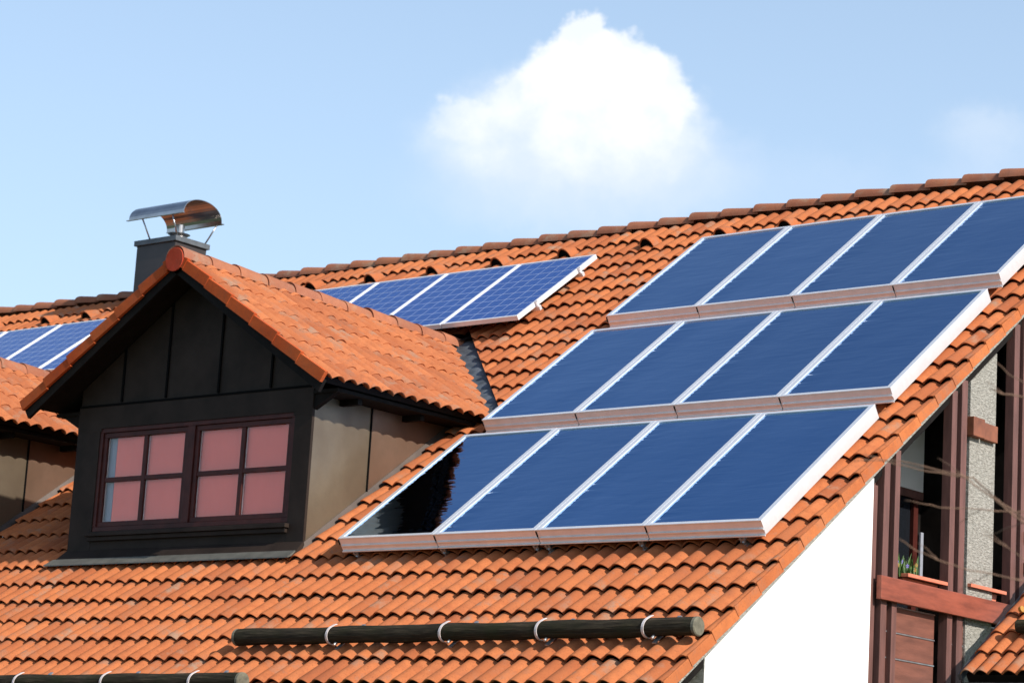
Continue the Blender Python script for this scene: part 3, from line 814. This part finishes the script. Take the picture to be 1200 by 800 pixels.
# ------------------------------------------------------------------ porch roof at the lower right
PO = Vector((.5, 2.23, -.786))
def SP(u, v, h): 
    p = S(u, v, h); return (PO.x+p[0], PO.y+p[1], PO.z+p[2])
por = thing('porch', (2.2, 2.6, -6.2), 'low porch with small orange tiled roof at the lower right corner', 'porch')
tile_field(SP, -.02, 3.6, -.03, 6, .318, .133, .045, 'tiled_roof', M['tile'], por, A=.040, step=.026)
d = MB(); d.box(-.0, 3.6, .03, 1.95, -.10, -.025, F=SP); d.build('roof_deck', M['black_wood'], por)
d = MB(); d.box(-.065, -.03, -.0, 1.95, -.06, -.005, F=SP); d.build('edge_flashing', M['lead'], por)
d = MB(); d.box(.50, 4.1, 2.20, 2.28, -.99, -.86); d.build('fascia', M['gutter'], por)
for x in (.62, 4.0):
    d = MB(); d.box(x, x+.12, 2.34, 2.46, -6.2, -.95); d.build('post', M['timber'], por)
sg = thing('snow_guard_log', SP(1.1, .62, .1), 'short mossy log end on the little porch roof at the right edge', 'snow guard', 'round wooden logs holding back snow')
m = MB(); m.tube([SP(.27, .60, .105), SP(1.0, .60, .105), SP(2.4, .60, .105)], .058, 18); m.build('log', M['log'], sg, smooth=False)
m = MB(); m.tube([SP(.14, .93, .075), SP(.165, .93, .085)], .03, 10); 
m.build('yellow_clip', M['petal_y'], sg)

# ------------------------------------------------------------------ bare branch in front of the balcony
br = thing('tree_branch', (7.3, -8.3, -2.2), 'thin bare twigs reaching in from the right in front of the balcony', 'branch')
tw = [
 [(6.250,-8.789,-.966),(6.377,-9.0,-.985),(6.481,-8.972,-1.026),(6.574,-8.892,-1.044),(6.678,-8.801,-1.072),(6.755,-8.72,-1.145),(6.83,-8.638,-1.219),(7.3,-8.3,-1.5)],
 [(6.25,-8.789,-.966),(6.34,-8.708,-.993),(6.406,-8.648,-1.009),(6.483,-8.581,-1.021),(6.555,-8.519,-1.028),(6.632,-8.432,-1.114),(6.689,-8.372,-1.161),(7.3,-8.3,-1.5)],
 [(6.405,-8.748,-1.137),(6.464,-8.697,-1.145),(6.499,-8.665,-1.154),(6.618,-8.566,-1.154),(6.738,-8.466,-1.154),(7.3,-8.3,-1.3)],
 [(6.581,-9.084,-1.325),(6.63,-9.032,-1.364),(6.681,-8.983,-1.389),(6.741,-8.927,-1.414),(6.819,-8.858,-1.428),(6.91,-8.778,-1.444),(7.3,-8.4,-1.6)],
 [(6.726,-8.717,-.740),(6.76,-8.685,-.755),(6.819,-8.634,-.763),(7.3,-8.3,-.9)],
 [(6.801,-8.807,-.668),(6.837,-8.766,-.71),(6.87,-8.732,-.731),(7.3,-8.3,-1.0)],
 [(6.71,-8.726,-1.266),(6.777,-8.66,-1.306),(6.82,-8.613,-1.347),(7.3,-8.3,-1.7)]]
tw[0][1] = (6.377, -9.062, -1.04)
tw[0] = tw[0][1:]
shoots = [(0, 3, (-.10, -.02, .07)), (0, 5, (-.13, -.02, -.05)), (1, 5, (-.12, .0, .09)), (3, 2, (-.08, .0, .06)), (3, 4, (-.12, .0, -.06)), (2, 3, (-.09, .0, -.05)), (6, 1, (-.10, .0, .06)), (4, 1, (-.07, .0, .05))]
for (ti, k, dv) in shoots:
    a_ = Vector(tw[ti][min(k, len(tw[ti])-1)]); d2 = Vector(dv)
    tw.append([tuple(a_+d2), tuple(a_+d2*.66+Vector((0, 0, .006))), tuple(a_+d2*.33+Vector((0, 0, .004))), tuple(a_)])
for i, pts in enumerate(tw):
    r0 = (.0034, .0034, .0026, .0032, .0040, .0026, .0022)[i] if i < 7 else .0020
    m = MB(); n = len(pts); fine = []; rad = []
    for k in range(n-1):
        A_, B_ = Vector(pts[k]), Vector(pts[k+1])
        for s in range(3): fine.append(A_.lerp(B_, s/3)+Vector((0, 0, .002*math.sin(k*5+s*2)))); rad.append(r0*(.45+.55*(k+s/3)/n))
    fine.append(Vector(pts[-1])); rad.append(r0)
    m.tube(fine, rad, 6); m.build('twig', M['twig'], br, smooth=True)
m = MB(); m.tube([(7.3, -8.3, -.9), (7.32, -8.3, -1.6), (7.5, -8.3, -3.2), (7.7, -8.4, -6.2)], [.012, .018, .04, .07], 10); m.build('bough', M['twig'], br, smooth=True)

# ------------------------------------------------------------------ camera
cam = bpy.data.cameras.new('camera'); co = bpy.data.objects.new('camera', cam); COL.objects.link(co); scn.camera = co
def rotm(yaw, pitch, roll):
    cy, sy = math.cos(yaw), math.sin(yaw); c, s = math.cos(pitch), math.sin(pitch)
    f = Vector((-sy*c, cy*c, s)); r = Vector((cy, sy, 0)); u = r.cross(f)
    cr, sr = math.cos(roll), math.sin(roll)
    return cr*r+sr*u, -sr*r+cr*u, f
CAMP = (2960.54394, 11.12231, -16.68436, -2.47235, 0.69532, 0.19874, 0.06014)
r_, u_, f_ = rotm(*CAMP[4:7])
mw = Matrix((r_, u_, -f_)).transposed().to_4x4(); mw.translation = Vector(CAMP[1:4]); co.matrix_world = mw
cam.sensor_width = 36; cam.lens = CAMP[0]*36/1200; cam.clip_end = 3000
cam.dof.use_dof = True; cam.dof.focus_distance = 21; cam.dof.aperture_fstop = 4.5

# ------------------------------------------------------------------ light
sd = Vector((1, -.09, .65)).normalized()
sun = bpy.data.lights.new('sun', 'SUN'); so = bpy.data.objects.new('sun', sun); COL.objects.link(so)
sun.energy = 4.6; sun.angle = R(.5); sun.color = (1, .93, .84)
so.rotation_euler = sd.to_track_quat('Z', 'Y').to_euler(); so.location = (20, -5, 20)
wd = bpy.data.worlds.new('World'); scn.world = wd; wd.use_nodes = True; nt = wd.node_tree; nd = nt.nodes
bg = nd['Background']
def W(typ, **kw):
    x = nd.new(typ)
    for k, v in kw.items(): setattr(x, k, v)
    return x
def wl(a, b): nt.links.new(a, b)
sky = W('ShaderNodeTexSky', sky_type='NISHITA'); sky.sun_disc = False
el = math.asin(sd.z); sky.sun_elevation = el; sky.sun_rotation = math.atan2(sd.x, sd.y)
sky.air_density = 1.0; sky.dust_density = 1.2; sky.ozone_density = 2.0; sky.altitude = 300
bg.inputs['Strength'].default_value = .13
def wm(op, a, b=None, c=None, clamp=False):
    x = W('ShaderNodeMath', operation=op); x.use_clamp = clamp
    for i, v in enumerate((a, b, c)):
        if v is None: continue
        if isinstance(v, (int, float)): x.inputs[i].default_value = v
        else: wl(v, x.inputs[i])
    return x.outputs[0]
tc = W('ShaderNodeTexCoord'); D_ = tc.outputs['Generated']
def wdot(vec):
    x = W('ShaderNodeVectorMath', operation='DOT_PRODUCT'); wl(D_, x.inputs[0]); x.inputs[1].default_value = vec; return x.outputs['Value']
# cumulus cloud: density field on the sky sphere round a compass direction
cdir = Vector((-0.59533, 0.75284, 0.28073)).normalized()   # compass direction of the cloud
cr_ = Vector((cdir.y, -cdir.x, 0)).normalized(); cu_ = cr_.cross(cdir)
fwd = wdot(cdir); ca_ = wm('DIVIDE', wdot(cr_), fwd); cb_ = wm('DIVIDE', wdot(cu_), fwd)
K = 29.6    # one unit = about 1.9 degrees
A0 = wm('MULTIPLY', ca_, K); B0 = wm('MULTIPLY', cb_, K)
comb = W('ShaderNodeCombineXYZ'); wl(A0, comb.inputs[0]); wl(B0, comb.inputs[1])
def wnoise(scale, detail, rough, off=0):
    mp = W('ShaderNodeMapping'); mp.inputs['Location'].default_value = (off, off*.7, off*1.3); wl(comb.outputs[0], mp.inputs['Vector'])
    x = W('ShaderNodeTexNoise'); x.inputs['Scale'].default_value = scale; x.inputs['Detail'].default_value = detail; x.inputs['Roughness'].default_value = rough
    wl(mp.outputs[0], x.inputs['Vector']); return x.outputs['Fac']
n1 = wm('SUBTRACT', wnoise(2.6, 9, .60, 3), .5); n2 = wm('SUBTRACT', wnoise(2.8, 9, .60, 11), .5)
A1 = wm('ADD', A0, wm('MULTIPLY', n1, .50)); B1 = wm('ADD', B0, wm('MULTIPLY', n2, .50))
def blob(x, y, rx, ry, soft):
    dx = wm('DIVIDE', wm('SUBTRACT', A1, x), rx); dy = wm('DIVIDE', wm('SUBTRACT', B1, y), ry)
    d2 = wm('SQRT', wm('ADD', wm('MULTIPLY', dx, dx), wm('MULTIPLY', dy, dy)))
    mr = W('ShaderNodeMapRange', interpolation_type='SMOOTHERSTEP'); wl(d2, mr.inputs[0])
    mr.inputs[1].default_value = 1+soft; mr.inputs[2].default_value = 1-soft; mr.inputs[3].default_value = 0; mr.inputs[4].default_value = 1
    return mr.outputs[0]
CLOUDS = [(-.08,.92,.42,.38,.16,.7), (.32,.70,.50,.46,.18,.7), (-.32,.55,.52,.42,.2,.65), (.05,.45,.80,.58,.2,.72), (.70,.30,.46,.60,.2,.68), (-.72,.25,.45,.36,.3,.45), (.35,-.05,1.0,.68,.3,.6), (-.4,-.12,1.1,.75,.45,.5), (-1.45,.0,.42,.24,.35,.42), (-1.1,-.2,.85,.45,.5,.40), (.9,-.4,.9,.5,.7,.34), (-.2,-.75,1.5,.5,.7,.44)]
dens = None
for x, y, rx, ry, s, a in CLOUDS:
    v = wm('MULTIPLY', blob(x, y, rx, ry, s), a)
    dens = v if dens is None else wm('SUBTRACT', wm('ADD', dens, v), wm('MULTIPLY', dens, v))
# thin veils low to the right
for x, y, rx, ry, s, a in [(4.6, .15, .5, .3, .8, .22), (4.9, -.4, .8, .3, .9, .2), (2.5, -.6, 1.2, .4, .9, .12)]:
    v = wm('MULTIPLY', blob(x, y, rx, ry, s), a); dens = wm('SUBTRACT', wm('ADD', dens, v), wm('MULTIPLY', dens, v))
front = wm('GREATER_THAN', fwd, .3)
dens = wm('MULTIPLY', dens, front, clamp=True)
mixc = W('ShaderNodeMix', data_type='RGBA'); wl(dens, mixc.inputs[0])
haze = W('ShaderNodeMix', data_type='RGBA'); sz = W('ShaderNodeSeparateXYZ'); wl(D_, sz.inputs[0])
hz = W('ShaderNodeMapRange'); wl(sz.outputs[2], hz.inputs[0]); hz.inputs[1].default_value = .10; hz.inputs[2].default_value = .65; hz.inputs[3].default_value = .66; hz.inputs[4].default_value = .06
wl(hz.outputs[0], haze.inputs[0]); wl(sky.outputs[0], haze.inputs[6]); haze.inputs[7].default_value = (4.5, 5.9, 7.45, 1)
wl(haze.outputs[2], mixc.inputs[6])
sh = wm('ADD', wm('MULTIPLY', wnoise(1.6, 5, .55, 5), .5), .62)
cc = W('ShaderNodeMix', data_type='RGBA')
bm_ = W('ShaderNodeMapRange', interpolation_type='SMOOTHSTEP'); wl(wm('ADD', B0, wm('MULTIPLY', wm('SUBTRACT', wnoise(1.9, 6, .6, 21), .5), 2.2)), bm_.inputs[0]); bm_.inputs[1].default_value = -.9; bm_.inputs[2].default_value = .75
wl(bm_.outputs[0], cc.inputs[0])
cc.inputs[6].default_value = (5.0, 5.55, 6.5, 1); cc.inputs[7].default_value = (6.9, 6.9, 6.9, 1)
wl(cc.outputs[2], mixc.inputs[7]); wl(mixc.outputs[2], bg.inputs[0])

# ------------------------------------------------------------------ render settings
scn.render.engine = 'CYCLES'
scn.view_settings.view_transform = 'Standard'; scn.view_settings.look = 'None'; scn.view_settings.exposure = .35; scn.view_settings.gamma = 1
scn.render.resolution_x = 1024; scn.render.resolution_y = 682
